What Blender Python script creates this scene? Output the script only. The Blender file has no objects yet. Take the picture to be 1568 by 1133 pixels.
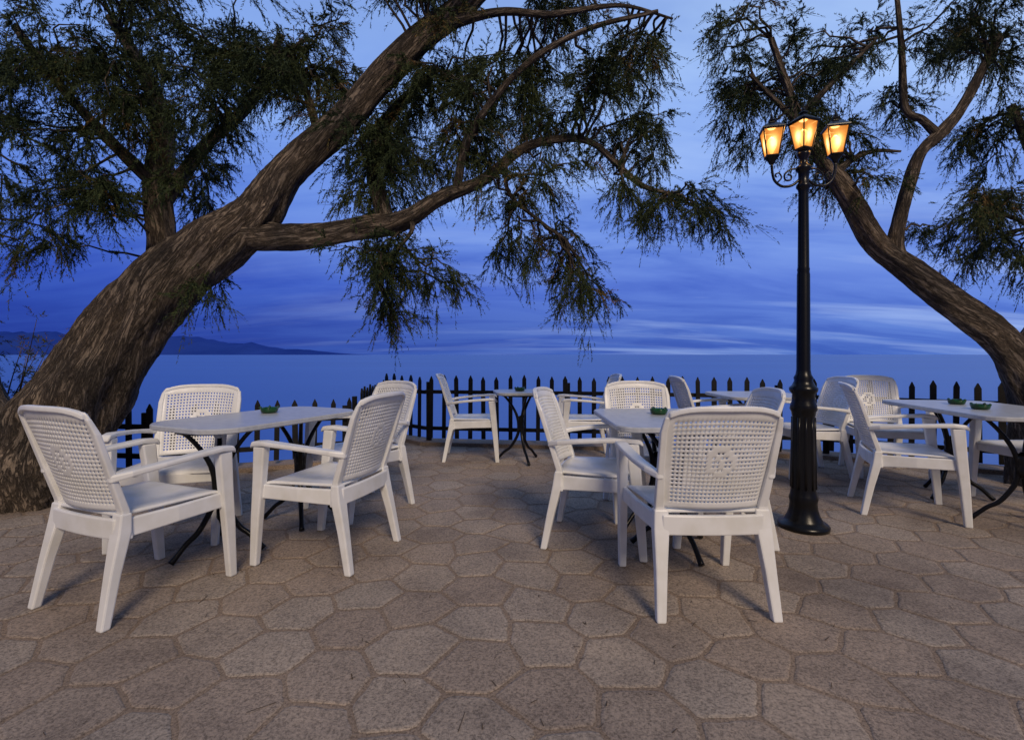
import bpy, math, random
import numpy as np
from mathutils import Vector, noise, Matrix
random.seed(7)
rng = np.random.default_rng(11)
scene = bpy.context.scene
scene.view_settings.view_transform = 'Standard'
scene.view_settings.look = 'None'
scene.view_settings.exposure = 0
COL = scene.collection

# ------------------------------------------------------------ helpers
def mat(name, base=(.5,.5,.5), rough=.5, metal=0.0):
    m = bpy.data.materials.new(name); m.use_nodes = True
    b = m.node_tree.nodes['Principled BSDF']
    b.inputs['Base Color'].default_value = (*base, 1)
    b.inputs['Roughness'].default_value = rough
    b.inputs['Metallic'].default_value = metal
    return m, m.node_tree, b
def N(nt, t, **kw):
    n = nt.nodes.new(t)
    for k, v in kw.items():
        if k in n.inputs: n.inputs[k].default_value = v
        else: setattr(n, k, v)
    return n
def ramp(nt, fac, stops):
    r = nt.nodes.new('ShaderNodeValToRGB')
    e = r.color_ramp.elements
    while len(e) < len(stops): e.new(.5)
    for i, (p, c) in enumerate(stops):
        e[i].position = p
        e[i].color = (*c, 1) if len(c) == 3 else c
    nt.links.new(fac, r.inputs[0])
    return r
def mesh_obj(name, verts, faces, material=None, parent=None, smooth=False):
    me = bpy.data.meshes.new(name)
    me.from_pydata([tuple(v) for v in verts], [], [tuple(f) for f in faces])
    if material: me.materials.append(material)
    if smooth:
        me.polygons.foreach_set('use_smooth', [True]*len(me.polygons))
    me.update()
    o = bpy.data.objects.new(name, me); COL.objects.link(o)
    if parent: o.parent = parent
    return o
def empty(name, loc=(0,0,0), rotz=0):
    e = bpy.data.objects.new(name, None); COL.objects.link(e)
    e.location = loc; e.rotation_euler = (0,0,rotz); e.empty_display_size = .2
    return e
def beam(V, F, path, ax1, ax2, sizes):
    ax1 = Vector(ax1); ax2 = Vector(ax2); n0 = len(V)
    for p, (a, b) in zip(path, sizes):
        p = Vector(p)
        for s, t in ((-1,-1),(1,-1),(1,1),(-1,1)):
            V.append(p + ax1*a*s + ax2*b*t)
    for i in range(len(path)-1):
        for k in range(4):
            F.append((n0+i*4+k, n0+i*4+(k+1)%4, n0+i*4+4+(k+1)%4, n0+i*4+4+k))
    F.append((n0+3,n0+2,n0+1,n0)); e = n0+(len(path)-1)*4
    F.append((e,e+1,e+2,e+3))
def lathe(V, F, prof, n=28, c=(0,0), ex=None):
    n0 = len(V)
    for r, z in prof:
        for k in range(n):
            a = 2*math.pi*k/n
            V.append(Vector((c[0]+r*math.cos(a), c[1]+r*math.sin(a), z)))
    for i in range(len(prof)-1):
        for k in range(n):
            F.append((n0+i*n+k, n0+i*n+(k+1)%n, n0+(i+1)*n+(k+1)%n, n0+(i+1)*n+k))
    F.append(tuple(n0+k for k in reversed(range(n))))
    F.append(tuple(n0+(len(prof)-1)*n+k for k in range(n)))
def catmull(pts, sub):
    P = np.array(pts, float); P = np.vstack([2*P[0]-P[1], P, 2*P[-1]-P[-2]])
    out = []
    for i in range(1, len(P)-2):
        for s in range(sub):
            t = s/sub
            out.append(.5*((2*P[i])+(-P[i-1]+P[i+1])*t+(2*P[i-1]-5*P[i]+4*P[i+1]-P[i+2])*t*t+(-P[i-1]+3*P[i]-3*P[i+1]+P[i+2])*t**3))
    out.append(P[-2]); return np.array(out)
def tube(V, F, A, pts, sub=6, n=10, rough=0.0, freq=1.0):
    """swept round tube; pts = (x,y,z,r). A collects bark coordinates"""
    C = catmull(pts, sub) if sub > 1 else np.array(pts, float)
    n0 = len(V); L = 0; prev = None; m = len(C)
    up = None
    for i in range(m):
        p = Vector(C[i][:3]); r = max(C[i][3], .0015)
        t = (Vector(C[min(i+1,m-1)][:3]) - Vector(C[max(i-1,0)][:3])).normalized()
        if up is None:
            up = t.orthogonal().normalized()
        up = (up - t*up.dot(t)).normalized(); sd = t.cross(up)
        if prev is not None: L += (p-prev).length
        prev = p
        for k in range(n):
            a = 2*math.pi*k/n; ca, sa = math.cos(a), math.sin(a)
            rr = r
            if rough > 0:
                lump = noise.noise(Vector((ca*1.3+L*.2+freq, sa*1.3, L*2.2)))
                tw = a + L*.9
                rid = noise.noise(Vector((math.cos(tw)*3.2*freq, math.sin(tw)*3.2*freq, L*1.3+5)))
                rid2 = abs(noise.noise(Vector((math.cos(tw)*8*freq, math.sin(tw)*8*freq, L*1.5+9))))
                rr = r*(1 + rough*(lump*1.1 + rid*.6 - rid2*.5))
            V.append(p + (up*ca + sd*sa)*rr)
            if A is not None:
                tw = a + L*.9
                A.append((math.cos(tw)*r, math.sin(tw)*r, L))
    for i in range(m-1):
        for k in range(n):
            F.append((n0+i*n+k, n0+i*n+(k+1)%n, n0+(i+1)*n+(k+1)%n, n0+(i+1)*n+k))
    F.append(tuple(n0+(m-1)*n+k for k in range(n)))
    F.append(tuple(n0+k for k in reversed(range(n))))
    return C

# ------------------------------------------------------------ materials
m_plastic, nt, b = mat('white_plastic', (.8,.8,.8), .38)
tc = N(nt,'ShaderNodeTexCoord'); nz = N(nt,'ShaderNodeTexNoise', Scale=9.0, Detail=4.0)
nt.links.new(tc.outputs['Object'], nz.inputs['Vector'])
r = ramp(nt, nz.outputs[0], [(.3,(.70,.70,.68)),(.6,(.80,.81,.83))]); nt.links.new(r.outputs[0], b.inputs['Base Color'])
r2 = ramp(nt, nz.outputs[0], [(.3,(.5,.5,.5)),(.7,(.34,.34,.34))]); nt.links.new(r2.outputs[0], b.inputs['Roughness'])
m_top, nt, b = mat('table_laminate', (.5,.52,.55), .34)
b.inputs['Specular IOR Level'].default_value = .4
tc = N(nt,'ShaderNodeTexCoord'); nz = N(nt,'ShaderNodeTexNoise', Scale=24.0, Detail=4.0)
nt.links.new(tc.outputs['Object'], nz.inputs['Vector'])
r = ramp(nt, nz.outputs[0], [(.35,(.40,.42,.45)),(.65,(.48,.50,.53))]); nt.links.new(r.outputs[0], b.inputs['Base Color'])
m_iron, nt, b = mat('black_iron', (.005,.005,.006), .28)
b.inputs['Specular IOR Level'].default_value = .32
tc = N(nt,'ShaderNodeTexCoord'); nz = N(nt,'ShaderNodeTexNoise', Scale=70.0, Detail=3.0)
nt.links.new(tc.outputs['Object'], nz.inputs['Vector'])
bp = N(nt,'ShaderNodeBump', Strength=.2, Distance=.002); nt.links.new(nz.outputs[0], bp.inputs['Height']); nt.links.new(bp.outputs[0], b.inputs['Normal'])
m_fence, nt, b = mat('fence_paint', (.012,.011,.012), .6)
b.inputs['Specular IOR Level'].default_value = .25
tc = N(nt,'ShaderNodeTexCoord'); nz = N(nt,'ShaderNodeTexNoise', Scale=12.0, Detail=4.0)
nt.links.new(tc.outputs['Object'], nz.inputs['Vector'])
r = ramp(nt, nz.outputs[0], [(.3,(.005,.005,.006)),(.75,(.013,.012,.012))]); nt.links.new(r.outputs[0], b.inputs['Base Color'])
m_green, nt, b = mat('green_glass', (.01,.09,.03), .15)
tc = N(nt,'ShaderNodeTexCoord'); nz = N(nt,'ShaderNodeTexNoise', Scale=30.0)
nt.links.new(tc.outputs['Object'], nz.inputs['Vector'])
r = ramp(nt, nz.outputs[0], [(.3,(.006,.035,.012)),(.7,(.012,.08,.025))]); nt.links.new(r.outputs[0], b.inputs['Base Color'])
def bark_mat(name, c0, c1, c2):
    m, nt, b = mat(name, c1, .92)
    b.inputs['Specular IOR Level'].default_value = .2
    at = N(nt,'ShaderNodeAttribute', attribute_name='bark')
    mp = N(nt,'ShaderNodeMapping'); mp.inputs['Scale'].default_value = (28,28,3.6)
    nt.links.new(at.outputs['Vector'], mp.inputs['Vector'])
    nz = N(nt,'ShaderNodeTexNoise', Scale=1.0, Detail=6.0, Roughness=.66, Distortion=.8); nt.links.new(mp.outputs[0], nz.inputs['Vector'])
    mp2 = N(nt,'ShaderNodeMapping'); mp2.inputs['Scale'].default_value = (90,90,28)
    nt.links.new(at.outputs['Vector'], mp2.inputs['Vector'])
    n2 = N(nt,'ShaderNodeTexNoise', Scale=1.0, Detail=4.0, Roughness=.7); nt.links.new(mp2.outputs[0], n2.inputs['Vector'])
    n3 = N(nt,'ShaderNodeTexNoise', Scale=3.0, Detail=3.0); nt.links.new(at.outputs['Vector'], n3.inputs['Vector'])
    sub = N(nt,'ShaderNodeMath', operation='SUBTRACT'); nt.links.new(nz.outputs[0], sub.inputs[0]); sub.inputs[1].default_value=.5
    ab = N(nt,'ShaderNodeMath', operation='ABSOLUTE'); nt.links.new(sub.outputs[0], ab.inputs[0])
    rg = ramp(nt, ab.outputs[0], [(0,(0,0,0)),(.09,(1,1,1))])
    h = N(nt,'ShaderNodeMath', operation='MULTIPLY_ADD'); nt.links.new(n2.outputs[0], h.inputs[0]); h.inputs[1].default_value=.6; nt.links.new(rg.outputs[0], h.inputs[2])
    rc = ramp(nt, h.outputs[0], [(.2,c0),(.85,c1),(1.0,c2)])
    r3 = ramp(nt, n3.outputs[0], [(.35,(.65,.67,.70)),(.65,(1.3,1.26,1.2))])
    r4 = ramp(nt, n2.outputs[0], [(.35,(.68,.68,.68)),(.68,(1.3,1.28,1.26))])
    a = N(nt,'ShaderNodeMix', data_type='RGBA', blend_type='MULTIPLY'); a.inputs['Factor'].default_value=1
    nt.links.new(rc.outputs[0], a.inputs[6]); nt.links.new(r3.outputs[0], a.inputs[7])
    a2 = N(nt,'ShaderNodeMix', data_type='RGBA', blend_type='MULTIPLY'); a2.inputs['Factor'].default_value=1
    nt.links.new(a.outputs[2], a2.inputs[6]); nt.links.new(r4.outputs[0], a2.inputs[7])
    nt.links.new(a2.outputs[2], b.inputs['Base Color'])
    bp = N(nt,'ShaderNodeBump', Strength=1.0, Distance=.025); nt.links.new(h.outputs[0], bp.inputs['Height']); nt.links.new(bp.outputs[0], b.inputs['Normal'])
    return m
m_bark = bark_mat('tamarisk_bark', (.065,.053,.043), (.165,.132,.105), (.205,.168,.135))
def leaf_mat(name, dark, mid, warm):
    m, nt, b = mat(name, mid, .7)
    b.inputs['Specular IOR Level'].default_value = .15
    at = N(nt,'ShaderNodeAttribute', attribute_name='tint')
    r = ramp(nt, at.outputs['Fac'], [(0,dark),(.5,mid),(.8,(mid[0]*1.35,mid[1]*1.2,mid[2])),(1,warm)])
    nt.links.new(r.outputs[0], b.inputs['Base Color'])
    return m
m_leaf = leaf_mat('tamarisk_foliage', (.02,.032,.014), (.046,.064,.026), (.16,.095,.036))

# ------------------------------------------------------------ sky
w = bpy.data.worlds.new('World'); scene.world = w; w.use_nodes = True
nt = w.node_tree; nt.nodes.clear()
out = N(nt,'ShaderNodeOutputWorld'); bg = N(nt,'ShaderNodeBackground'); nt.links.new(bg.outputs[0], out.inputs[0])
tc = N(nt,'ShaderNodeTexCoord'); sep = N(nt,'ShaderNodeSeparateXYZ'); nt.links.new(tc.outputs['Generated'], sep.inputs[0])
def M(op, a, b=None, c=None, clamp=False):
    n = nt.nodes.new('ShaderNodeMath'); n.operation = op; n.use_clamp = clamp
    for i, v in enumerate((a,b,c)):
        if v is None: continue
        if isinstance(v,(int,float)): n.inputs[i].default_value = v
        else: nt.links.new(v, n.inputs[i])
    return n.outputs[0]
X, Y, Z = sep.outputs
zc = M('MAXIMUM', Z, 0.0)
den = M('ADD', zc, .15)
cx = M('DIVIDE', X, den); cy = M('DIVIDE', Y, den)
cmb = N(nt,'ShaderNodeCombineXYZ'); nt.links.new(cx, cmb.inputs[0]); nt.links.new(cy, cmb.inputs[1])
mp = N(nt,'ShaderNodeMapping'); mp.inputs['Scale'].default_value = (.36,.95,1); mp.inputs['Rotation'].default_value=(0,0,math.radians(-14))
nt.links.new(cmb.outputs[0], mp.inputs['Vector'])
cl = N(nt,'ShaderNodeTexNoise', Scale=1.6, Detail=6.0, Roughness=.58, Distortion=.6); nt.links.new(mp.outputs[0], cl.inputs['Vector'])
mp2 = N(nt,'ShaderNodeMapping'); mp2.inputs['Scale'].default_value = (.14,.62,1); mp2.inputs['Location'].default_value=(3,1,0)
nt.links.new(cmb.outputs[0], mp2.inputs['Vector'])
cl2 = N(nt,'ShaderNodeTexNoise', Scale=2.0, Detail=6.0, Roughness=.6, Distortion=.4); nt.links.new(mp2.outputs[0], cl2.inputs['Vector'])
left = ramp(nt, zc, [(0,(.024,.070,.38)),(.05,(.020,.060,.38)),(.13,(.042,.105,.54)),(.24,(.12,.24,.74)),(.42,(.27,.45,.92)),(1,(.22,.32,.54))])
right = ramp(nt, zc, [(0,(.085,.185,.60)),(.05,(.13,.25,.72)),(.13,(.16,.28,.78)),(.24,(.27,.43,.90)),(.42,(.40,.58,.97)),(1,(.22,.32,.54))])
az = M('MULTIPLY_ADD', X, .75, .42, clamp=True)
mixa = N(nt,'ShaderNodeMix', data_type='RGBA'); nt.links.new(az, mixa.inputs['Factor'])
nt.links.new(left.outputs[0], mixa.inputs[6]); nt.links.new(right.outputs[0], mixa.inputs[7])
rd = ramp(nt, cl.outputs[0], [(.40,(1,1,1)),(.50,(.80,.84,.94)),(.62,(.50,.59,.82))])
mm = N(nt,'ShaderNodeMix', data_type='RGBA', blend_type='MULTIPLY'); mm.inputs['Factor'].default_value = .85
nt.links.new(mixa.outputs[2], mm.inputs[6]); nt.links.new(rd.outputs[0], mm.inputs[7])
rl = ramp(nt, cl2.outputs[0], [(.50,(0,0,0)),(.72,(1,1,1))])
lf = M('MULTIPLY', rl.outputs[0], M('MULTIPLY_ADD', X, .5, .34, clamp=True))
mb = N(nt,'ShaderNodeMix', data_type='RGBA'); nt.links.new(lf, mb.inputs['Factor'])
nt.links.new(mm.outputs[2], mb.inputs[6]); mb.inputs[7].default_value = (.42,.57,.94,1)
back = M('MULTIPLY_ADD', Y, .75, .62, clamp=True)
back = M('MAXIMUM', back, .28)
mk = N(nt,'ShaderNodeVectorMath', operation='SCALE'); nt.links.new(mb.outputs[2], mk.inputs[0]); nt.links.new(back, mk.inputs['Scale'])
sky = N(nt,'ShaderNodeTexSky', sky_type='NISHITA'); sky.sun_disc = False
sky.sun_elevation = math.radians(36); sky.sun_rotation = math.radians(165)
sk = N(nt,'ShaderNodeVectorMath', operation='SCALE'); nt.links.new(sky.outputs[0], sk.inputs[0]); sk.inputs['Scale'].default_value = .0015
ad = N(nt,'ShaderNodeVectorMath', operation='ADD'); nt.links.new(mk.outputs[0], ad.inputs[0]); nt.links.new(sk.outputs[0], ad.inputs[1])
nt.links.new(ad.outputs[0], bg.inputs['Color']); bg.inputs['Strength'].default_value = 1.0

sl = bpy.data.lights.new('warm_lamp_light','SUN'); sl.energy = 2.15; sl.angle = math.radians(18); sl.color = (1,.80,.58)  # directional light standing in for unseen warm lamps behind the camera
so = bpy.data.objects.new('warm_lamp_light', sl); COL.objects.link(so); so.rotation_euler = (math.radians(54),0,math.radians(15))

# ------------------------------------------------------------ sea and hills
m_sea, nt, b = mat('sea_water', (.012,.06,.19), .3)
b.inputs['IOR'].default_value = 1.33
tc = N(nt,'ShaderNodeTexCoord'); mp = N(nt,'ShaderNodeMapping'); mp.inputs['Scale'].default_value = (.25,1.0,1)
nt.links.new(tc.outputs['Object'], mp.inputs['Vector'])
nz = N(nt,'ShaderNodeTexNoise', Scale=.5, Detail=6.0, Roughness=.6); nt.links.new(mp.outputs[0], nz.inputs['Vector'])
bp = N(nt,'ShaderNodeBump', Strength=.3, Distance=.12); nt.links.new(nz.outputs[0], bp.inputs['Height']); nt.links.new(bp.outputs[0], b.inputs['Normal'])
nz2 = N(nt,'ShaderNodeTexNoise', Scale=.012, Detail=4.0); nt.links.new(mp.outputs[0], nz2.inputs['Vector'])
r = ramp(nt, nz2.outputs[0], [(.35,(.022,.085,.38)),(.65,(.034,.115,.46))]); nt.links.new(r.outputs[0], b.inputs['Base Color'])
S = 60000
mesh_obj('sea', [(-S,-S,-3),(S,-S,-3),(S,S,-3),(-S,S,-3)], [(0,1,2,3)], m_sea)

m_hill, nt, b = mat('hazy_hills', (.03,.075,.33), 1.0)  # distance haze put into the blue base colour
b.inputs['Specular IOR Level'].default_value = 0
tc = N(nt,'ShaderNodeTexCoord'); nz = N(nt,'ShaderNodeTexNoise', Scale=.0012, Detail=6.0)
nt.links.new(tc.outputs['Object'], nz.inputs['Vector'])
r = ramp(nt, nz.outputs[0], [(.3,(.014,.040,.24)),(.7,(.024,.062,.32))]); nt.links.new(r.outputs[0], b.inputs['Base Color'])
V=[];F=[]
nx=200
prof=[(-15000,300),(-10500,420),(-8800,430),(-7600,360),(-6700,350),(-6100,345),(-5700,300),(-5200,230),(-4700,190),(-4300,110),(-3900,95),(-3500,60),(-2950,0)]
for i in range(nx+1):
    x=-15000+(12100)*i/nx
    h=np.interp(x,[p[0] for p in prof],[p[1] for p in prof])
    h=h*(1+.22*noise.noise(Vector((x*.0014,3,0)))+.14*noise.noise(Vector((x*.006,9,0))))
    for yy,k in ((8400,0),(8700,.45),(9000,.85),(9400,1.0),(11000,0)):
        V.append((x,yy+200*noise.noise(Vector((x*.002,yy,1))),-4+h*k*(1+.15*noise.noise(Vector((x*.004,yy*.01,2))))))
for i in range(nx):
    for k in range(4):
        F.append((i*5+k,(i+1)*5+k,(i+1)*5+k+1,i*5+k+1))
mesh_obj('hills',V,F,m_hill,smooth=True)

# ------------------------------------------------------------ terrace
FL=[(-9,5.2),(-4.6,4.6),(-3.3,4.4),(-1.57,5.1),(-1.73,6.7),(-1.07,6.1),(1.2,5.78),(3.3,5.3),(4.9,4.4),(9,3.2)]
def offset(P, d):
    out=[]
    for i,p in enumerate(P):
        a=Vector(P[max(i-1,0)]);b_=Vector(P[min(i+1,len(P)-1)]);p=Vector(p)
        n=Vector((0,0))
        for q0,q1 in ((a,p),(p,b_)):
            t=(q1-q0)
            if t.length>1e-6:
                t.normalize(); n+=Vector((-t.y,t.x))
        n.normalize(); out.append((p.x+n.x*d,p.y+n.y*d))
    return out
def inside(x,y,P):
    c=False;j=len(P)-1
    for i in range(len(P)):
        if (P[i][1]>y)!=(P[j][1]>y) and x<(P[j][0]-P[i][0])*(y-P[i][1])/(P[j][1]-P[i][1])+P[i][0]: c=not c
        j=i
    return c
def stone_mat(name, joint=False):
    m, nt, b = mat(name, (.3,.25,.2), .85)
    b.inputs['Specular IOR Level'].default_value = .25
    tc = N(nt,'ShaderNodeTexCoord')
    n1 = N(nt,'ShaderNodeTexNoise', Scale=1.5, Detail=6.0, Roughness=.65, Distortion=.3); nt.links.new(tc.outputs['Object'], n1.inputs['Vector'])
    n2 = N(nt,'ShaderNodeTexNoise', Scale=110.0, Detail=4.0, Roughness=.8); nt.links.new(tc.outputs['Object'], n2.inputs['Vector'])
    if joint:
        r = ramp(nt, n1.outputs[0], [(.3,(.19,.142,.106)),(.7,(.30,.23,.175))]); col = r.outputs[0]
    else:
        at = N(nt,'ShaderNodeAttribute', attribute_name='tint')
        r0 = ramp(nt, at.outputs['Fac'], [(0,(.300,.242,.196)),(.5,(.325,.268,.218)),(.8,(.335,.285,.238)),(1,(.36,.30,.243))])
        r1 = ramp(nt, n1.outputs[0], [(.32,(.60,.58,.59)),(.5,(.92,.91,.91)),(.68,(1.15,1.12,1.09))])
        a = N(nt,'ShaderNodeMix', data_type='RGBA', blend_type='MULTIPLY'); a.inputs['Factor'].default_value=1
        nt.links.new(r0.outputs[0], a.inputs[6]); nt.links.new(r1.outputs[0], a.inputs[7]); col = a.outputs[2]
    r2 = ramp(nt, n2.outputs[0], [(.38,(.36,.35,.35)),(.5,(1,1,1)),(.64,(1.5,1.47,1.43))])
    a2 = N(nt,'ShaderNodeMix', data_type='RGBA', blend_type='MULTIPLY'); a2.inputs['Factor'].default_value=.8
    nt.links.new(col, a2.inputs[6]); nt.links.new(r2.outputs[0], a2.inputs[7])
    nt.links.new(a2.outputs[2], b.inputs['Base Color'])
    bp = N(nt,'ShaderNodeBump', Strength=.6, Distance=.004); nt.links.new(n2.outputs[0], bp.inputs['Height']); nt.links.new(bp.outputs[0], b.inputs['Normal'])
    return m
m_stone = stone_mat('paving_stone'); m_joint = stone_mat('mortar', True)
outer=offset(FL,.2)
poly=outer+[(9,-5),(-9,-5)]
n=len(poly)
V=[(x,y,0) for x,y in poly]+[(x,y,-3.6) for x,y in poly]
F=[tuple(reversed(range(n)))]+[(i,(i+1)%n,n+(i+1)%n,n+i) for i in range(n)]
V2=[];F2=[];tint=[]
R=.168; Hh=R*math.sqrt(3)/2; rot=math.radians(4); cr,sr=math.cos(rot),math.sin(rot)
def jit(x,y):
    k=(round(x,2),round(y,2))
    return (.07*noise.noise(Vector((k[0]*7.3,k[1]*7.3,1))), .07*noise.noise(Vector((k[0]*7.3,k[1]*7.3,50))))
ins=FL+[(9,-5),(-9,-5)]
for i in range(-37,38):
    for j in range(-11,28):
        cx0=i*1.5*R; cy0=(j*2+(i%2))*Hh
        wx,wy=cx0*cr-cy0*sr, cx0*sr+cy0*cr
        if not inside(wx,wy,ins) or abs(wx)>8.6 or wy<-3: continue
        vs=[]
        for k in range(6):
            a=k*math.pi/3; x=cx0+R*math.cos(a); y=cy0+R*math.sin(a)
            jx,jy=jit(x,y); x+=jx;y+=jy
            vs.append(Vector((x*cr-y*sr,x*sr+y*cr)))
        c=sum(vs,Vector((0,0)))/6
        ring=[]
        for k in range(6):
            p=vs[k];q=vs[(k+1)%6]
            for s in (.07,.3,.5,.7,.93):
                pt=p.lerp(q,s); d=(c-pt); 
                pt=pt+d.normalized()*(.0085+.007*noise.noise(Vector((pt.x*22,pt.y*22,i*.7+j*1.3))))
                ring.append(pt)
        nn=len(ring);b0=len(V2);t=random.random(); hz=random.uniform(-.0006,.0006); tx=random.uniform(-.003,.003); ty=random.uniform(-.003,.003)
        for p in ring: V2.append((p.x,p.y,.001))
        for p in ring:
            q=p+(c-p).normalized()*.004; V2.append((q.x,q.y,.0030+hz))
        for p in ring:
            q=p+(c-p).normalized()*.011; V2.append((q.x,q.y,.0045+hz+tx*(q.x-c.x)+ty*(q.y-c.y)))
        for lv in (0,1):
            for k in range(nn):
                F2.append((b0+lv*nn+k,b0+lv*nn+(k+1)%nn,b0+(lv+1)*nn+(k+1)%nn,b0+(lv+1)*nn+k)); tint.append(t)
        F2.append(tuple(b0+2*nn+k for k in range(nn))); tint.append(t)
base=len(V)
allV=V+V2; allF=F+[tuple(base+i for i in f) for f in F2]
ter=mesh_obj('terrace_paving',allV,allF,m_joint)
ter.data.materials.append(m_stone)
ter.data.polygons.foreach_set('material_index',[0]*len(F)+[1]*len(F2))
at=ter.data.attributes.new('tint','FLOAT','FACE'); at.data.foreach_set('value',[.5]*len(F)+tint)
G=.0045
m_kerb = stone_mat('kerb_stone', True)
ki=offset(FL,-.10); ko=offset(FL,.205)
V=[];F=[]
for a_,b_ in zip(ki,ko):
    V+= [(a_[0],a_[1],.004),(a_[0],a_[1],.045),(b_[0],b_[1],.045),(b_[0],b_[1],-.3)]
for i in range(len(ki)-1):
    for k in range(3): F.append((i*4+k,i*4+k+1,(i+1)*4+k+1,(i+1)*4+k))
mesh_obj('terrace_kerb',V,F,m_kerb)

# ------------------------------------------------------------ picket fence
V=[];F=[]
def fence_run(p,q,top):
    p=Vector(p);q=Vector(q);L=(q-p).length;t=(q-p)/L;nrm=Vector((-t.y,t.x))
    T=Vector((t.x,t.y,0));Nn=Vector((nrm.x,nrm.y,0))
    cnt=max(1,round(L/.165))
    for z in (.2,top-.2):
        a=Vector((p.x,p.y,z));b_=Vector((q.x,q.y,z))
        beam(V,F,[a+Nn*.014,b_+Nn*.014],(0,0,1),Nn,[(.022,.013)]*2)
    for i in range(cnt):
        s=(i+.5)/cnt*L
        c=Vector((p.x,p.y,0))+T*s - Nn*.014
        ww=.024+random.uniform(-.002,.003); tp=top+random.uniform(-.015,.015); ln=T*random.uniform(-.010,.010)
        zb=.085
        beam(V,F,[c+Vector((0,0,zb)),c+ln+Vector((0,0,tp-.05)),c+ln+Vector((0,0,tp))],T,Nn,[(ww,.011),(ww,.011),(.003,.009)])
    k=0
    while k*1.7<=L:
        c=Vector((p.x,p.y,0))+T*min(k*1.7+.04,L)+Nn*.05
        beam(V,F,[c+Vector((0,0,.03)),c+Vector((0,0,top-.08))],T,Nn,[(.03,.02)]*2); k+=1
tops=[.66,.66,.66,.75,.84,.845,.845,.845,.845]
for i in range(len(FL)-1): fence_run(FL[i],FL[i+1],tops[i])
mesh_obj('picket_fence',V,F,m_fence)

# ------------------------------------------------------------ plastic armchair
def backrest():
    nh=23; span=1.74
    us=[-1,-.93,-.87]
    for k in range(nh):
        u0=-.87+span*k/nh
        us+=[u0+span/nh*.48,u0+span/nh]
    us+=[.93,1.0]
    vs=[0,.035]; nv=20; v0,v1=.05,.88
    vs.append(v0)
    for k in range(nv):
        a=v0+(v1-v0)*k/nv; d=(v1-v0)/nv
        vs+=[a+d*.50,a+d]
    vs+=[.92,.95,.975,.99,1.0]
    V=[];F=[]
    def P(u,v):
        wd=.212+.026*v
        if v>.9: wd*=1-.085*((v-.9)/.1)**2.2
        z=.445+.425*v+ (.022*(1-u*u))*max(0,(v-.5)*2) 
        y=-.205-.125*v-.02*v*v + .045*u*u - .03
        return (u*wd,y,z)
    nu=len(us)
    for v in vs:
        for u in us: V.append(P(u,v))
    for j in range(len(vs)-1):
        for i in range(nu-1):
            uc=(us[i]+us[i+1])/2; vc=(vs[j]+vs[j+1])/2
            wide_u=(i>=2) and ((i-2)%2==1) and abs(uc)<.88
            wide_v=(j>=2) and ((j-2)%2==1) and vc<.88 and vc>.06
            hole=wide_u and wide_v
            e=(uc/.25)**2+((vc-.5)/.13)**2
            if hole and (.7<e<1.25): hole=False
            if hole and e<.7 and (int((uc+1)*12)+int(vc*20))%3==0: hole=False
            if hole: continue
            F.append((j*nu+i,j*nu+i+1,(j+1)*nu+i+1,(j+1)*nu+i))
    return V,F
chair_parts=[]
def part(name,V,F,mods):
    me=bpy.data.meshes.new(name); me.from_pydata([tuple(v) for v in V],[],F); me.materials.append(m_plastic); me.update()
    chair_parts.append((name,me,mods))
V,F=backrest(); 
part('backrest_panel',V,F,[('SOLIDIFY',.006)])
V=[];F=[]
for s in (-1,1):
    beam(V,F,[(s*.222,-.195,.33),(s*.221,-.20,.45),(s*.231,-.255,.62),(s*.235,-.305,.78),(s*.229,-.332,.845)],(1,0,0),(0,1,0),[(.026,.020),(.020,.017),(.015,.014),(.014,.013),(.010,.010)])
pts=[]
for k in range(13):
    u=-1+k/6; pts.append((u*.223,-.205-.145+.045*u*u-.03+.0,.852+.030*(1-u**4)))
beam(V,F,pts,(0,1,0),(0,0,1),[(.013,.011)]*13)
part('back_frame',V,F,[('BEVEL',.006)])
V=[];F=[]
for s in (-1,1):
    beam(V,F,[(s*.240,-.285,0),(s*.228,-.245,.2),(s*.218,-.208,.36),(s*.216,-.20,.44)],(1,0,0),(0,1,0),[(.020,.018),(.025,.022),(.033,.026),(.03,.022)])
    beam(V,F,[(s*.268,.262,0),(s*.272,.242,.25),(s*.276,.222,.45),(s*.282,.205,.625)],(1,0,0),(0,1,0),[(.018,.020),(.021,.026),(.022,.030),(.024,.034)])
part('legs',V,F,[('BEVEL',.007)])
V=[];F=[]
for s in (-1,1):
    beam(V,F,[(s*.232,-.262,.592),(s*.262,-.20,.606),(s*.283,-.08,.622),(s*.289,.06,.634),(s*.288,.18,.642),(s*.284,.245,.636),(s*.282,.262,.620)],(1,0,0),(0,0,1),[(.014,.016),(.022,.014),(.027,.012),(.029,.012),(.030,.013),(.026,.014),(.020,.010)])
part('armrests',V,F,[('BEVEL',.008)])
V=[];F=[]
pts=[(-.215+.43*k/8,-.222-.012*math.sin(math.pi*k/8),.378) for k in range(9)]
beam(V,F,pts,(0,1,0),(0,0,1),[(.011,.042)]*9)
for s in (-1,1):
    beam(V,F,[(s*.222,-.19,.375),(s*.258,0,.385),(s*.268,.215,.39)],(1,0,0),(0,0,1),[(.011,.040),(.011,.036),(.011,.036)])
pts=[(-.262+.524*k/8,.215+.02*math.sin(math.pi*k/8),.388-.0) for k in range(9)]
beam(V,F,pts,(0,1,0),(0,0,1),[(.010,.030)]*9)
part('aprons',V,F,[('BEVEL',.006)])
V=[];F=[]
ns=12
for j in range(ns+1):
    v=j/ns; y=-.215+.455*v; hw=.212+.05*v
    for i in range(ns+1):
        u=-1+2*i/ns
        z=.432-.016*(1-u*u)*(1-(2*v-1)**2)-.018*max(0,(v-.85)/.15)**2
        V.append((u*hw,y,z))
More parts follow.
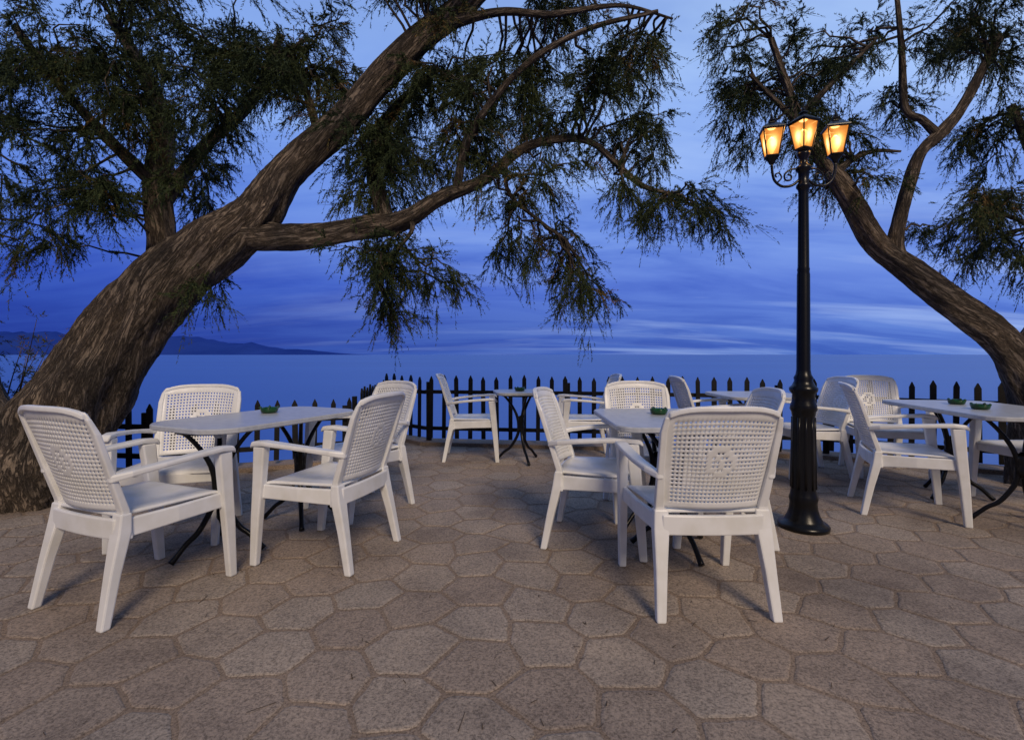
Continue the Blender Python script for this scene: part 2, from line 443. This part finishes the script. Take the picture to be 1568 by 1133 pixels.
for j in range(ns):
    for i in range(ns):
        F.append((j*(ns+1)+i,j*(ns+1)+i+1,(j+1)*(ns+1)+i+1,(j+1)*(ns+1)+i))
part('seat',V,F,[('SOLIDIFY',.012)])
for nme,me,_ in chair_parts:
    if nme in('seat','backrest_panel'): me.polygons.foreach_set('use_smooth',[True]*len(me.polygons))
def chair(x,y,deg):
    e=empty('plastic_armchair',(x,y,G),math.radians(deg))
    for nme,me,mods in chair_parts:
        o=bpy.data.objects.new(nme,me); COL.objects.link(o); o.parent=e
        for t,v in mods:
            if t=='BEVEL':
                m=o.modifiers.new('b','BEVEL'); m.width=v; m.segments=2; m.limit_method='ANGLE'
            else:
                m=o.modifiers.new('s','SOLIDIFY'); m.thickness=v; m.offset=0
for c in [(-1.74,2.33,-22),(-1.015,2.78,74),(-2.03,3.06,193),(-1.10,3.58,142),
          (.845,2.33,1),(.52,2.97,-106),(.95,3.49,180),(1.22,3.06,84),
          (2.77,3.51,-115),(2.72,4.62,88),(1.92,4.78,-92),(3.42,4.6,165),(3.85,3.62,96),
          (-.42,5.32,-88),(.76,5.28,90)]:
    chair(*c)

# ------------------------------------------------------------ tables
def pedestal(cx,cy,rot,parent,rs=1.0):
    V=[];F=[]
    for k in range(3):
        a=rot+k*2*math.pi/3; c,s=math.cos(a),math.sin(a)
        prof=[(.20,.69,.011),(.16,.655,.012),(.10,.58,.013),(.045,.48,.015),(.022,.38,.017),(.03,.28,.016),(.075,.19,.015),(.12,.13,.015),(.17,.095,.014),(.215,.05,.014),(.25,.014,.017)]
        tube(V,F,None,[(cx+c*r_*rs,cy+s*r_*rs,z,q) for r_,z,q in prof],3,8)
    lathe(V,F,[(.012,.30),(.034,.33),(.036,.36),(.028,.38),(.036,.41),(.034,.44),(.012,.47)],12,(cx,cy))
    lathe(V,F,[(.01,.675),(.21,.675),(.21,.69),(.01,.69)],16,(cx,cy))
    return mesh_obj('pedestal',V,F,m_iron,parent,True)
def table(x,y,deg,hx,hy,peds,rad=.12):
    e=empty('bistro_table',(x,y,G),math.radians(deg))
    V=[];F=[];ring=[]
    for cx_,cy_,a0 in ((hx-rad,hy-rad,0),(-hx+rad,hy-rad,90),(-hx+rad,-hy+rad,180),(hx-rad,-hy+rad,270)):
        for k in range(9):
            a=math.radians(a0+k*90/8); ring.append((cx_+rad*math.cos(a),cy_+rad*math.sin(a)))
    n=len(ring)
    for z,ins_ in ((.692,.012),(.698,0),(.716,0),(.722,.006)):
        for p in ring:
            l=math.hypot(*p); V.append((p[0]*(1-ins_/l),p[1]*(1-ins_/l),z))
    for l in range(3):
        for k in range(n): F.append((l*n+k,l*n+(k+1)%n,(l+1)*n+(k+1)%n,(l+1)*n+k))
    F.append(tuple(reversed(range(n)))); F.append(tuple(3*n+k for k in range(n)))
    mesh_obj('table_top',V,F,m_top,e)
    for px,py,rt in peds: pedestal(px,py,rt,e)
table(-1.52,3.04,-25,.32,.53,[(0,-.28,math.radians(-95)),(0,.28,math.radians(80))],.16)
table(.93,3.0,0,.38,.46,[(0,-.2,math.radians(-90+10)),(0,.22,math.radians(85))])
table(3.33,3.52,-9,.38,.6,[(0,-.33,math.radians(-80)),(0,.33,math.radians(95))])
table(2.32,4.72,0,.38,.38,[(0,0,math.radians(-90))])
table(.09,5.12,8,.27,.27,[(0,0,math.radians(-80))])

def ashtray(x,y):
    V=[];F=[]
    lathe(V,F,[(.035,0),(.048,.004),(.056,.03),(.054,.034),(.047,.03),(.040,.012),(.005,.010)],20)
    for k in range(4):
        a=k*math.pi/2+.4
        tube(V,F,None,[(.045*math.cos(a),.045*math.sin(a),.032,.007),(.052*math.cos(a),.052*math.sin(a),.037,.007),(.058*math.cos(a),.058*math.sin(a),.032,.005)],2,8)
    o=mesh_obj('glass_ashtray',V,F,m_green,None,True); o.location=(x,y,G+.7225)
ashtray(-1.56,3.2); ashtray(.92,3.12); ashtray(3.35,3.75); ashtray(3.2,3.4); ashtray(.08,5.12)

# ------------------------------------------------------------ street lamp
LX,LY=1.85,3.16
lamp=empty('street_lamp',(LX,LY,G))
V=[];F=[]
lathe(V,F,[(.145,0),(.148,.022),(.135,.035),(.112,.045),(.105,.06),(.092,.085),(.082,.12),(.078,.16),(.084,.19),(.076,.21),(.070,.25),(.066,.55),(.064,.70),(.070,.735),(.078,.75),(.074,.78),(.066,.80),(.064,.845),(.080,.865),(.082,.885),(.066,.90),(.052,.93),(.056,.95),(.045,.97),(.040,1.0),(.037,1.6),(.034,1.62),(.036,1.635),(.033,1.65),(.029,2.12),(.031,2.14),(.042,2.155),(.042,2.17),(.030,2.185),(.030,2.25),(.045,2.265),(.045,2.285),(.026,2.30),(.022,2.33),(.038,2.36),(.040,2.375),(.01,2.38)],32)
mesh_obj('post',V,F,m_iron,lamp,True)
V=[];F=[]
for k in range(10):
    a=2*math.pi*k/10
    tube(V,F,None,[(.067*math.cos(a),.067*math.sin(a),.25,.010),(.063*math.cos(a),.063*math.sin(a),.5,.009),(.060*math.cos(a),.060*math.sin(a),.70,.010)],2,6)
mesh_obj('reeding',V,F,m_iron,lamp,True)
V=[];F=[]
angs=[math.radians(-4),math.radians(176)]
for a in angs:
    c,s=math.cos(a),math.sin(a)
    tube(V,F,None,[(c*r_,s*r_,z,.0085) for r_,z in ((.025,2.205),(.07,2.17),(.13,2.165),(.175,2.20),(.19,2.25),(.195,2.31))],4,8)
    tube(V,F,None,[(c*r_,s*r_,z,.006) for r_,z in ((.03,2.275),(.08,2.27),(.115,2.24),(.11,2.205),(.08,2.205),(.075,2.23),(.095,2.24))],4,8)
    tube(V,F,None,[(c*r_,s*r_,z,.005) for r_,z in ((.16,2.19),(.135,2.22),(.15,2.25),(.172,2.24),(.165,2.222))],4,8)
mesh_obj('scroll_arms',V,F,m_iron,lamp,True)
m_glass, nt, b = mat('lit_frosted_glass',(.9,.6,.3),.4)
at=N(nt,'ShaderNodeAttribute',attribute_name='glow')
tc=N(nt,'ShaderNodeTexCoord'); nz=N(nt,'ShaderNodeTexNoise',Scale=60.0,Detail=3.0); nt.links.new(tc.outputs['Object'],nz.inputs['Vector'])
sm=N(nt,'ShaderNodeMath',operation='MULTIPLY_ADD'); nt.links.new(nz.outputs[0],sm.inputs[0]); sm.inputs[1].default_value=.35; nt.links.new(at.outputs['Fac'],sm.inputs[2])
r=ramp(nt,sm.outputs[0],[(.15,(.85,.26,.04)),(.6,(1,.46,.11)),(1,(1,.72,.32))])
st=N(nt,'ShaderNodeMath',operation='MULTIPLY_ADD'); nt.links.new(at.outputs['Fac'],st.inputs[0]); st.inputs[1].default_value=1.7; st.inputs[2].default_value=.85
em=N(nt,'ShaderNodeEmission'); nt.links.new(r.outputs[0],em.inputs[0]); nt.links.new(st.outputs[0],em.inputs[1])
tr=N(nt,'ShaderNodeBsdfTransparent'); tr.inputs[0].default_value=(1,.8,.5,1)
mx=N(nt,'ShaderNodeMixShader'); mx.inputs[0].default_value=.88
nt.links.new(tr.outputs[0],mx.inputs[1]); nt.links.new(em.outputs[0],mx.inputs[2])
nt.links.new(mx.outputs[0],nt.nodes['Material Output'].inputs[0])
m_bulb, nt, b = mat('lamp_bulb',(1,.8,.5),.4)
b.inputs['Emission Color'].default_value=(1,.66,.28,1); b.inputs['Emission Strength'].default_value=6
def lantern(x,y,z,rot):
    Vf=[];Ff=[];Vg=[];Fg=[];Vb=[];Fb=[];Gl=[]
    n=4; b0,t0,h=.048,.082,.165
    cs=[(math.cos(rot+math.pi/2*k),math.sin(rot+math.pi/2*k)) for k in range(n)]
    lo=[Vector((x+c*b0,y+s*b0,z)) for c,s in cs]; hi=[Vector((x+c*t0,y+s*t0,z+h)) for c,s in cs]
    for k in range(n):
        k2=(k+1)%n
        tube(Vf,Ff,None,[(*lo[k],.0045),(*hi[k],.0045)],1,6)
        tube(Vf,Ff,None,[(*lo[k],.006),(*lo[k2],.006)],1,6)
        tube(Vf,Ff,None,[(*hi[k],.006),(*hi[k2],.006)],1,6)
        i0=len(Vg); g=8
        for a in range(g+1):
            for c_ in range(g+1):
                p=lo[k].lerp(lo[k2],c_/g).lerp(hi[k].lerp(hi[k2],c_/g),a/g)
                Vg.append(Vector((x+(p.x-x)*.96,y+(p.y-y)*.96,p.z)))
                Gl.append(math.exp(-((a/g-.45)**2)/.09-((c_/g-.5)**2)/.10))
        for a in range(g):
            for c_ in range(g):
                q=i0+a*(g+1)+c_; Fg.append((q,q+1,q+g+2,q+g+1))
    i0=len(Vf)
    for rr,zz in ((.094,h+.002),(.092,h+.009),(.052,h+.034),(.022,h+.050),(.018,h+.06),(.028,h+.063),(.024,h+.07)):
        for c,s in cs: Vf.append(Vector((x+c*rr,y+s*rr,z+zz)))
    for l in range(6):
        for k in range(4): Ff.append((i0+l*4+k,i0+l*4+(k+1)%4,i0+(l+1)*4+(k+1)%4,i0+(l+1)*4+k))
    Ff.append((i0+3,i0+2,i0+1,i0)); Ff.append((i0+24,i0+25,i0+26,i0+27))
    lathe(Vf,Ff,[(.006,z+h+.068),(.011,z+h+.082),(.006,z+h+.094),(.004,z+h+.105),(.001,z+h+.12)],10,(x,y))
    lathe(Vf,Ff,[(.010,z-.05),(.016,z-.045),(.022,z-.030),(.036,z-.012),(.044,z-.004),(.044,z)],14,(x,y))
    lathe(Vb,Fb,[(.008,z+.02),(.014,z+.035),(.026,z+.06),(.030,z+.085),(.022,z+.11),(.004,z+.125)],14,(x,y))
    mesh_obj('lantern_frame',Vf,Ff,m_iron,lamp); og=mesh_obj('lantern_glass',Vg,Fg,m_glass,lamp)
    at=og.data.attributes.new('glow','FLOAT','POINT'); at.data.foreach_set('value',Gl)
    mesh_obj('bulb',Vb,Fb,m_bulb,lamp,True)
    l=bpy.data.lights.new('lantern_light','POINT'); l.energy=8; l.color=(1,.60,.26); l.shadow_soft_size=.03
    lo_=bpy.data.objects.new('lantern_light',l); COL.objects.link(lo_); lo_.parent=lamp; lo_.location=(x,y,z+.145)
for a in angs: lantern(.195*math.cos(a),.195*math.sin(a),2.355,math.radians(30))
lantern(0,0,2.40,math.radians(62))

# ------------------------------------------------------------ trees
def foliage_mesh(name,O,D,L,tint,parent,material,nt_=8,nn=13,droop=.35,nlen=(.028,.055),wid=.0042):
    n=len(O); O=np.array(O);D=np.array(D);L=np.array(L)[:,None,None]; tint=np.array(tint)
    t=rng.uniform(.1,1,(n,nt_,1))
    base=O[:,None]+D[:,None]*L*t; base[...,2]-= (L*droop*t*t)[...,0]
    td=D[:,None]+rng.normal(0,.55,(n,nt_,3)); td[...,2]-=.32; td/=np.linalg.norm(td,axis=-1,keepdims=True)
    tl=L*rng.uniform(.3,.75,(n,nt_,1))
    s=rng.uniform(0,1,(n,nt_,nn,1))
    nb=base[:,:,None]+td[:,:,None]*tl[:,:,None]*s; nb[...,2]-=(.45*tl[:,:,None]*s*s)[...,0]
    nd=td[:,:,None]+rng.normal(0,.5,(n,nt_,nn,3)); nd[...,2]-=.2; nd/=np.linalg.norm(nd,axis=-1,keepdims=True)
    nl=rng.uniform(*nlen,(n,nt_,nn,1))*(1.15-.4*s)
    pr=np.cross(nd,rng.normal(0,1,nd.shape)); pr/=np.linalg.norm(pr,axis=-1,keepdims=True)+1e-9
    a=nb-pr*wid; b_=nb+pr*wid; c=nb+nd*nl
    tri=np.stack([a,b_,c],axis=-2).reshape(-1,3)
    pr2=np.cross(td,rng.normal(0,1,td.shape)); pr2/=np.linalg.norm(pr2,axis=-1,keepdims=True)+1e-9
    e=base+td*tl; e[...,2]-=(.45*tl)[...,0]
    tw=np.stack([base-pr2*.002,base+pr2*.002,e],axis=-2).reshape(-1,3)
    verts=np.vstack([tri,tw]); nf=len(verts)//3
    tn=np.concatenate([np.clip(np.repeat(tint,nt_*nn)+rng.normal(0,.1,n*nt_*nn),0,1),np.repeat(tint,nt_)])
    me=bpy.data.meshes.new(name); me.vertices.add(len(verts)); me.vertices.foreach_set('co',verts.astype(np.float32).ravel())
    me.loops.add(nf*3); me.loops.foreach_set('vertex_index',np.arange(nf*3,dtype=np.int32))
    me.polygons.add(nf); me.polygons.foreach_set('loop_start',np.arange(0,nf*3,3,dtype=np.int32))
    me.update(calc_edges=True)
    at=me.attributes.new('tint','FLOAT','FACE'); at.data.foreach_set('value',tn.astype(np.float32))
    me.materials.append(material)
    o=bpy.data.objects.new(name,me); COL.objects.link(o); o.parent=parent
    return o
def build_tree(name,limbs,clusters,plane,sprays,dspread=.5):
    e=empty(name,(0,0,0)); V=[];F=[];A=[]; LP=[]
    for lb,rough,n in limbs:
        C=tube(V,F,A,lb,8,n,rough,1.0)
        LP+= [c for c in C]
    LP=np.array(LP)
    thin=LP[LP[:,3]<.14]
    O=[];D=[];L=[];T=[]
    for (cx_,cz_,rx,rz,K) in clusters:
        cd=plane+random.uniform(-.2,.4)
        ct=random.gauss(.42,.12)
        for k in range(K):
            cen=np.array([cx_+random.uniform(-.35,.35)*rx,cd+random.uniform(-.25,.25),cz_+random.uniform(-.35,.35)*rz])
            q=thin[np.argmin(((thin[:,:3]-cen)**2).sum(1)+rng.random(len(thin))*.12)]
            while True:
                v=np.array([random.uniform(-1,1) for _ in range(3)])
                if .1<np.dot(v,v)<1: break
            tgt=cen+v*np.array([rx,dspread*.9,rz])
            mid=cen+ (v*np.array([rx,dspread,rz]))*.25+np.array([0,0,.12]) 
            p0=q[:3]; pts=[]
            for s in np.linspace(0,1,9):
                p=(1-s)**2*p0+2*s*(1-s)*mid+s*s*tgt
                p=p+np.array([noise.noise(Vector((s*5,k*3.1,cx_*5+i_))) for i_ in (0,7,13)])*.11*math.sin(math.pi*min(1,s*1.2))
                pts.append((*p,.009*(1-s)+.0025))
            tube(V,F,A,pts,1,5)
            bt=ct+random.gauss(0,.15)
            for _ in range(sprays):
                s=random.uniform(.30,1)*8; i=min(int(s),7); f=s-i
                a=np.array(pts[i][:3]);b_=np.array(pts[i+1][:3]); p=a+(b_-a)*f
                dr=(b_-a)/(np.linalg.norm(b_-a)+1e-9)*.7+np.array([random.gauss(0,.6),random.gauss(0,.6),random.gauss(-.12,.5)])
                dr/=np.linalg.norm(dr); O.append(p);D.append(dr);L.append(random.uniform(.10,.28))
                T.append(min(1,max(0,random.gauss(bt,.17))))
    w_=mesh_obj('trunk_and_limbs',V,F,m_bark,e,True)
    at=w_.data.attributes.new('bark','FLOAT_VECTOR','POINT'); at.data.foreach_set('vector',np.array(A,dtype=np.float32).ravel())
    foliage_mesh('foliage',O,D,L,T,e,m_leaf,8,22,.35,(.016,.032),.0032)
    return e
P=3.81
t1=[
 ([(-3.80,P-.02,-.25,.60),(-3.66,P,.05,.48),(-3.50,P,.42,.37),(-3.27,P,.82,.31),(-2.95,P,1.27,.265),(-2.57,P-.02,1.69,.235),(-2.20,P-.03,1.97,.215),(-1.92,P-.05,2.19,.17),(-1.72,P-.05,2.47,.135),(-1.37,P-.05,2.79,.118),(-1.02,P,3.19,.108),(-.72,P,3.49,.10),(-.42,P,3.74,.09),(.03,P,4.12,.07),(.4,P,4.4,.04)],.24,72),
 ([(-2.15,P-.03,2.02,.13),(-1.9,P-.05,1.98,.115),(-1.57,P-.1,1.98,.095),(-1.12,P-.12,2.03,.082),(-.82,P-.12,2.09,.073),(-.52,P-.1,2.27,.055),(-.22,P,2.44,.046),(.08,P,2.67,.036),(.38,P,2.75,.03),(.61,P,2.72,.027),(.78,P,2.58,.024),(1.0,P,2.39,.018),(1.28,P,2.32,.010)],.26,28),
 ([(-3.12,P+.15,1.0,.14),(-2.95,P+.3,1.5,.12),(-2.93,P+.35,2.0,.105),(-2.98,P+.38,2.5,.105),(-2.95,P+.4,3.0,.085),(-3.12,P+.4,3.5,.06),(-3.4,P+.4,3.95,.04)],.22,20),
 ([(-2.96,P+.37,2.35,.07),(-2.6,P+.4,2.85,.05),(-2.2,P+.4,3.25,.045),(-1.95,P+.4,3.8,.03)],.2,14),
 ([(-2.97,P+.37,2.5,.06),(-3.4,P+.3,2.95,.045),(-3.8,P+.3,3.4,.035),(-4.1,P+.3,3.8,.03)],.2,14),
 ([(-.92,P-.1,2.06,.07),(-1.02,P+.05,2.3,.065),(-1.1,P+.15,2.6,.06),(-1.0,P+.2,3.0,.045),(-.6,P+.2,3.4,.03)],.2,14),
 ([(-.42,P-.08,2.32,.035),(-.3,P-.2,2.7,.03),(0.05,P-.3,3.1,.024),(.5,P-.35,3.35,.018),(1.0,P-.4,3.45,.012)],.2,10),
 ([(-.62,P,3.58,.05),(-.1,P-.1,3.65,.03),(.3,P-.15,3.6,.024),(.8,P-.1,3.7,.015),(1.2,P-.1,3.6,.008)],.2,10),
 ([(-.05,P,2.58,.02),(-.02,P-.1,2.3,.016),(.2,P-.1,2.1,.013),(.4,P-.12,1.95,.01)],.15,8),
 ([(-.75,P-.1,2.10,.022),(-.72,P-.25,1.98,.016),(-.85,P-.25,1.8,.012),(-.95,P-.25,1.6,.008)],.15,8),
 ([(-1.45,P-.05,2.72,.04),(-1.6,P+.1,3.1,.03),(-1.75,P+.1,3.5,.025)],.2,10),
 ([(-3.72,P,.15,.34),(-3.98,P-.05,.6,.22),(-4.13,P-.1,1.1,.17),(-4.3,P-.1,1.7,.14),(-4.3,P,2.4,.1),(-4.0,P,3.0,.06)],.25,24),
]
c1=[(-3.62,3.5,.55,.5,17),(-3.02,3.2,.65,.5,17),(-3.62,2.7,.5,.42,13),(-2.42,3.5,.6,.5,16),(-2.27,2.95,.45,.35,8),(-1.82,3.15,.45,.45,9),
(-1.5,3.5,.5,.5,12),(-2.57,2.45,.45,.25,8),(-3.27,2.28,.6,.25,10),(-3.75,1.97,.3,.2,3),(-1.1,3.0,.5,.45,13),(-.92,2.6,.45,.3,10),
(-.42,3.15,.55,.45,17),(-.32,2.75,.5,.28,10),(.18,3.3,.55,.45,14),(.6,2.98,.48,.3,10),(.95,3.45,.42,.35,9),(1.05,2.85,.32,.3,6),
(-.87,1.77,.35,.24,8),(-1.02,1.42,.14,.16,3),(-.5,1.62,.22,.13,3),(-.05,1.95,.13,.2,3),(.38,1.95,.28,.2,5),(.38,1.6,.2,.13,3),(.7,1.62,.12,.13,2),
(.23,2.42,.45,.2,4),(.75,2.3,.3,.15,2),(1.2,2.2,.32,.16,5),(1.5,2.12,.16,.14,3),(-2.32,1.62,.14,.12,2),(-1.07,2.37,.35,.2,6),(-.15,2.25,.3,.12,2),
(-2.9,3.95,.8,.3,10),(-.9,3.95,.8,.3,10),(.4,3.9,.7,.3,9)]
build_tree('tamarisk_tree',t1,c1,P,14)
Q=4.19
t2=[
 ([(4.46,Q,-.2,.25),(4.43,Q,.1,.20),(4.41,Q,.57,.165),(4.27,Q,.98,.14),(4.05,Q,1.29,.125),(3.66,Q,1.57,.115),(3.33,Q,1.82,.11),(3.06,Q,2.04,.095),(2.89,Q,2.32,.082),(2.74,Q,2.57,.07),(2.51,Q,2.88,.048),(2.37,Q,3.2,.035),(2.18,Q,3.76,.025)],.24,40),
 ([(3.24,Q,1.88,.075),(3.23,Q,2.05,.062),(3.29,Q,2.33,.05),(3.42,Q,2.77,.046),(3.61,Q,2.96,.052),(3.8,Q,3.2,.04),(4.1,Q,3.76,.03)],.28,18),
 ([(3.58,Q,2.95,.038),(3.45,Q,3.08,.03),(3.31,Q,3.18,.03),(3.28,Q,3.65,.024),(3.23,Q,4.2,.018)],.2,12),
 ([(2.72,Q,2.6,.04),(2.9,Q+.1,2.75,.026),(3.1,Q+.1,2.85,.02),(3.35,Q+.1,2.85,.010)],.2,10),
 ([(2.45,Q,3.0,.03),(2.2,Q-.1,3.15,.022),(1.95,Q-.1,3.4,.012)],.2,8),
 ([(2.42,Q,3.1,.03),(2.7,Q-.1,3.4,.022),(3.0,Q-.1,3.7,.012)],.2,8),
 ([(4.25,Q+.05,1.02,.08),(4.55,Q+.05,1.5,.065),(4.6,Q+.05,2.1,.05),(4.4,Q,2.7,.04),(4.2,Q,3.2,.03)],.2,12),
 ([(4.58,Q,2.0,.03),(4.25,Q-.05,2.2,.02),(3.95,Q-.05,2.3,.012)],.2,8),
]
c2=[(2.01,3.32,.35,.4,8),(2.45,3.54,.48,.4,10),(2.73,3.04,.38,.32,8),(2.18,2.78,.28,.2,4),(3.0,3.76,.5,.38,9),(3.06,2.78,.32,.15,4),(2.8,2.5,.3,.1,2),
(3.66,3.76,.5,.38,8),(4.16,3.76,.35,.5,10),(4.25,3.04,.3,.35,10),(3.98,2.33,.33,.24,9),(3.65,2.18,.22,.1,3),(4.22,1.98,.22,.16,7),(1.85,3.87,.35,.22,4),(3.5,3.37,.25,.15,3)]
build_tree('tamarisk_tree',t2,c2,Q,13)

# wispy shrub beyond the trunk at the far left
e=empty('shrub',(0,0,0)); V=[];F=[];A=[];O=[];D=[];L=[];T=[]
for k in range(16):
    x0=-4.45+.1*random.random(); tx=-4.6+random.random()*.95; tz=.95+random.random()*.45
    pts=[(x0,4.25,.02,.008),((x0*.6+tx*.4),4.25,tz*.55,.006),(tx,4.25+random.uniform(-.2,.2),tz,.002)]
    C=tube(V,F,A,pts,4,5)
    for c in C[3:]:
        for _ in range(2):
            d=np.array([random.gauss(0,.5),random.gauss(0,.4),random.gauss(.5,.3)]); d/=np.linalg.norm(d)
            O.append(c[:3]);D.append(d);L.append(random.uniform(.06,.13));T.append(random.uniform(.5,1))
w_=mesh_obj('stems',V,F,m_bark,e,True); at=w_.data.attributes.new('bark','FLOAT_VECTOR','POINT'); at.data.foreach_set('vector',np.array(A,dtype=np.float32).ravel())
foliage_mesh('foliage',O,D,L,T,e,m_leaf,4,6,.1,(.02,.035),.003)

# fallen needles and twigs
V=[];F=[]
for k in range(1300):
    if k%3: x=random.uniform(-4.5,4.5); y=random.uniform(1.0,5.6)
    else: x=random.gauss(-3.0,.8); y=random.gauss(3.2,.6)
    if not inside(x,y,ins): continue
    a=random.uniform(0,6.28); l=random.uniform(.006,.018) if random.random()<.95 else random.uniform(.03,.05); wd=random.uniform(.0008,.0018)
    c,s=math.cos(a),math.sin(a); i0=len(V); z=.0070
    V+=[(x-c*l-s*wd,y-s*l+c*wd,z),(x-c*l+s*wd,y-s*l-c*wd,z),(x+c*l+s*wd,y+s*l-c*wd,z+.002),(x+c*l-s*wd,y+s*l+c*wd,z+.002)]
    F.append((i0,i0+1,i0+2,i0+3))
m_lit,nt,b=mat('dry_needles',(.07,.045,.025),.9)
mesh_obj('leaf_litter',V,F,m_lit)

# ------------------------------------------------------------ camera
cd=bpy.data.cameras.new('camera'); cd.lens=17.5; cd.sensor_width=36; cd.shift_y=-.015; cd.clip_end=200000; cd.clip_start=.05
co=bpy.data.objects.new('camera',cd); COL.objects.link(co); co.location=(0,0,1.1); co.rotation_euler=(math.radians(90),0,0)
scene.camera=co
